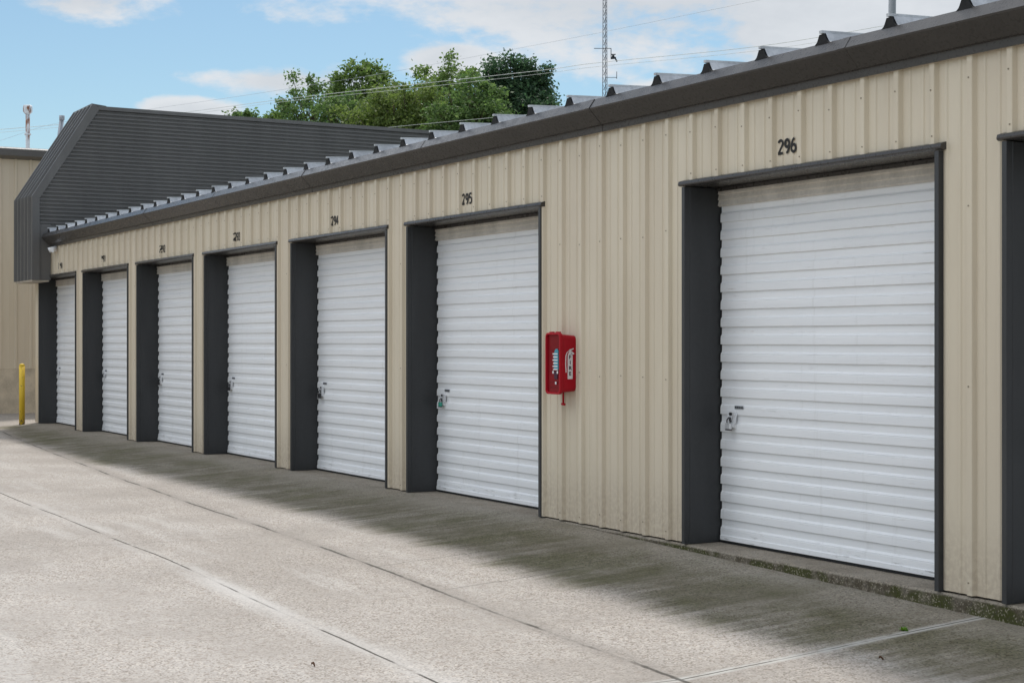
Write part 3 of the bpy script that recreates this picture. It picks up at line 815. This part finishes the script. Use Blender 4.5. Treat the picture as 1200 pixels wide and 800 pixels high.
# ------------------------------------------------------------------ weed and leaves on the concrete
wx, wy = 5.609, -.60; wz = zg(wx, wy)
WD = empty('weed', (wx, wy, wz), 'tiny green weed sprouting from the joint below door 296', 'weed')
b = MB(); rd = random.Random(5)
for k in range(26):
    a = rd.uniform(0, 6.28); d = Vector((math.cos(a), math.sin(a), rd.uniform(.3, 1.4))).normalized(); p = Vector((wx, wy, wz)) + Vector((rd.gauss(0, .012), rd.gauss(0, .008), 0)); sd = Vector((-d.y, d.x, 0)).normalized()
    L = rd.uniform(.018, .04); b.face([p, p + d * L * .5 + sd * .007, p + d * L, p + d * L * .5 - sd * .007])
b.build('foliage', M['weedleaf'], WD, recalc=False)
settle(WD)
def dead_leaf(x, y, a, L, label):
    z = zg(x, y) + .006; b = MB(); ca, sa = math.cos(a), math.sin(a)
    rows = []
    for i in range(6):
        t_ = i / 5; w_ = L * .28 * math.sin(math.pi * min(.97, max(.06, t_)))
        rows.append([((t_ - .5) * L * ca - s_ * w_ * sa, (t_ - .5) * L * sa + s_ * w_ * ca, .012 * abs(s_) + .008 * math.sin(t_ * 5)) for s_ in (-1, -.5, 0, .5, 1)])
    b.quadgrid(rows, smooth=True); o = b.build('dead_leaf', M['deadleaf'], recalc=False); o.location = (x, y, z); tag(o, label, 'leaf', 'fallen leaves on the concrete')
dead_leaf(4.573, -3.833, .4, .028, 'brown dry leaf lying on open concrete at the bottom left')
dead_leaf(6.02, -1.15, 1.2, .028, 'brown dry leaf below the joint near the right edge')

# ------------------------------------------------------------------ light
SUN_AZ, SUN_EL = R(-55), R(60)
sd = Vector((math.sin(SUN_AZ) * math.cos(SUN_EL), math.cos(SUN_AZ) * math.cos(SUN_EL), math.sin(SUN_EL)))
sl = bpy.data.lights.new('sun', 'SUN'); sl.energy = 1.6; sl.angle = R(5.); sl.color = (1, .96, .90)
so = bpy.data.objects.new('sun', sl); COL.objects.link(so); so.rotation_euler = sd.to_track_quat('Z', 'Y').to_euler(); so.location = (0, 0, 30)

W = bpy.data.worlds.new('World'); sc.world = W; W.use_nodes = True
nt = W.node_tree; N_ = nt.nodes; L_ = nt.links
class WN(NT):
    def __init__(s): s.t = nt; s.n = N_; s.l = L_; s._pos = None
    def pos(s):
        if not s._pos: s._pos = N_.new('ShaderNodeTexCoord')
        return s._pos.outputs['Generated']
n = WN()
sky = N_.new('ShaderNodeTexSky'); sky.sky_type = 'NISHITA'; sky.sun_disc = False; sky.sun_elevation = SUN_EL; sky.sun_rotation = SUN_AZ
sky.air_density = 1.0; sky.dust_density = .6; sky.ozone_density = 1.6; sky.altitude = 0
x, y, z = n.xyz()
az = n.m('MULTIPLY', n.m('ARCTAN2', x, y), 57.29578); el = n.m('MULTIPLY', n.m('ARCSINE', z), 57.29578)
pv = n.vec(n.m('MULTIPLY', az, .11), n.m('MULTIPLY', el, .24), 0.)
f1 = n.noise(1.6, pv, 7, .58); f2 = n.noise(6.5, pv, 5, .6)
fn = n.m('ADD', n.m('MULTIPLY', n.m('SUBTRACT', f1, .5), 4.2), n.m('MULTIPLY', n.m('SUBTRACT', f2, .5), 1.6))
dens = None
for (a0, e0, wa, we) in ((-75.4, 11.95, 2.8, 1.1), (-55.5, 12.4, 11.5, 2.6), (-48.5, 11.2, 8.5, 2.7), (-68.0, 9.15, 3.1, .55), (-66.3, 9.25, 1.6, .6), (-62.5, 10.0, 1.9, .75), (-71.7, 8.1, 1.9, .42), (-53, 9.0, 3., .5)):
    da = n.m('DIVIDE', n.m('SUBTRACT', az, a0), wa); de = n.m('DIVIDE', n.m('SUBTRACT', el, e0), we)
    q = n.m('SUBTRACT', 1., n.m('ADD', n.m('MULTIPLY', da, da), n.m('MULTIPLY', de, de)))
    dens = q if dens is None else n.m('MAXIMUM', dens, q)
dens = n.m('MAXIMUM', dens, -1.6)
cl = n.ss(n.m('ADD', dens, fn), -.25, .75)
# unseen rest of the sky: bright broken cloud added to fill the shaded facade
zc_ = n.m('ADD', n.m('MAXIMUM', z, 0.), .12)
pv2 = n.vec(n.m('DIVIDE', x, zc_), n.m('DIVIDE', y, zc_), 0.)
g1 = n.noise(.7, pv2, 6, .58)
cl2 = n.m('MULTIPLY', n.ss(g1, .40, .60), n.ss(el, 13.5, 20.))
daz = n.m('ABSOLUTE', n.m('ADD', az, 60.))
cl3 = n.m('MULTIPLY', n.ss(g1, .40, .60), n.m('MULTIPLY', n.ss(daz, 26., 45.), n.ss(el, 1., 6.)))
cl2 = n.m('MAXIMUM', cl2, cl3)
lit = n.ss(n.m('ADD', n.m('SUBTRACT', dens, n.m('MULTIPLY', fn, .5)), 0.), .05, 1.3)
ccol = n.mix(lit, (4.5, 4.6, 4.75), (3.75, 3.9, 4.1))
tint = n.mix(1.0, sky.outputs[0], (.57, .645, .635), 'MULTIPLY')
col = n.mix(n.m('MULTIPLY', cl, .92), tint, ccol)
fill_cloud = n.mix(n.ss(x, .6, -.7), (6.2, 6.35, 6.6), (13.4, 13.6, 13.9))  # added cloud made brighter to one side to bring out the wall ribs
col = n.mix(n.m('MULTIPLY', cl2, .9), col, fill_cloud)
bg = N_['Background']; L_.new(col, bg.inputs['Color']); bg.inputs['Strength'].default_value = .10

vs = sc.view_settings; vs.view_transform = 'Standard'; vs.look = 'None'; vs.gamma = 1; vs.exposure = .78; vs.use_curve_mapping = False
sc.cycles.max_bounces = 8
sc.cycles.use_denoising = True
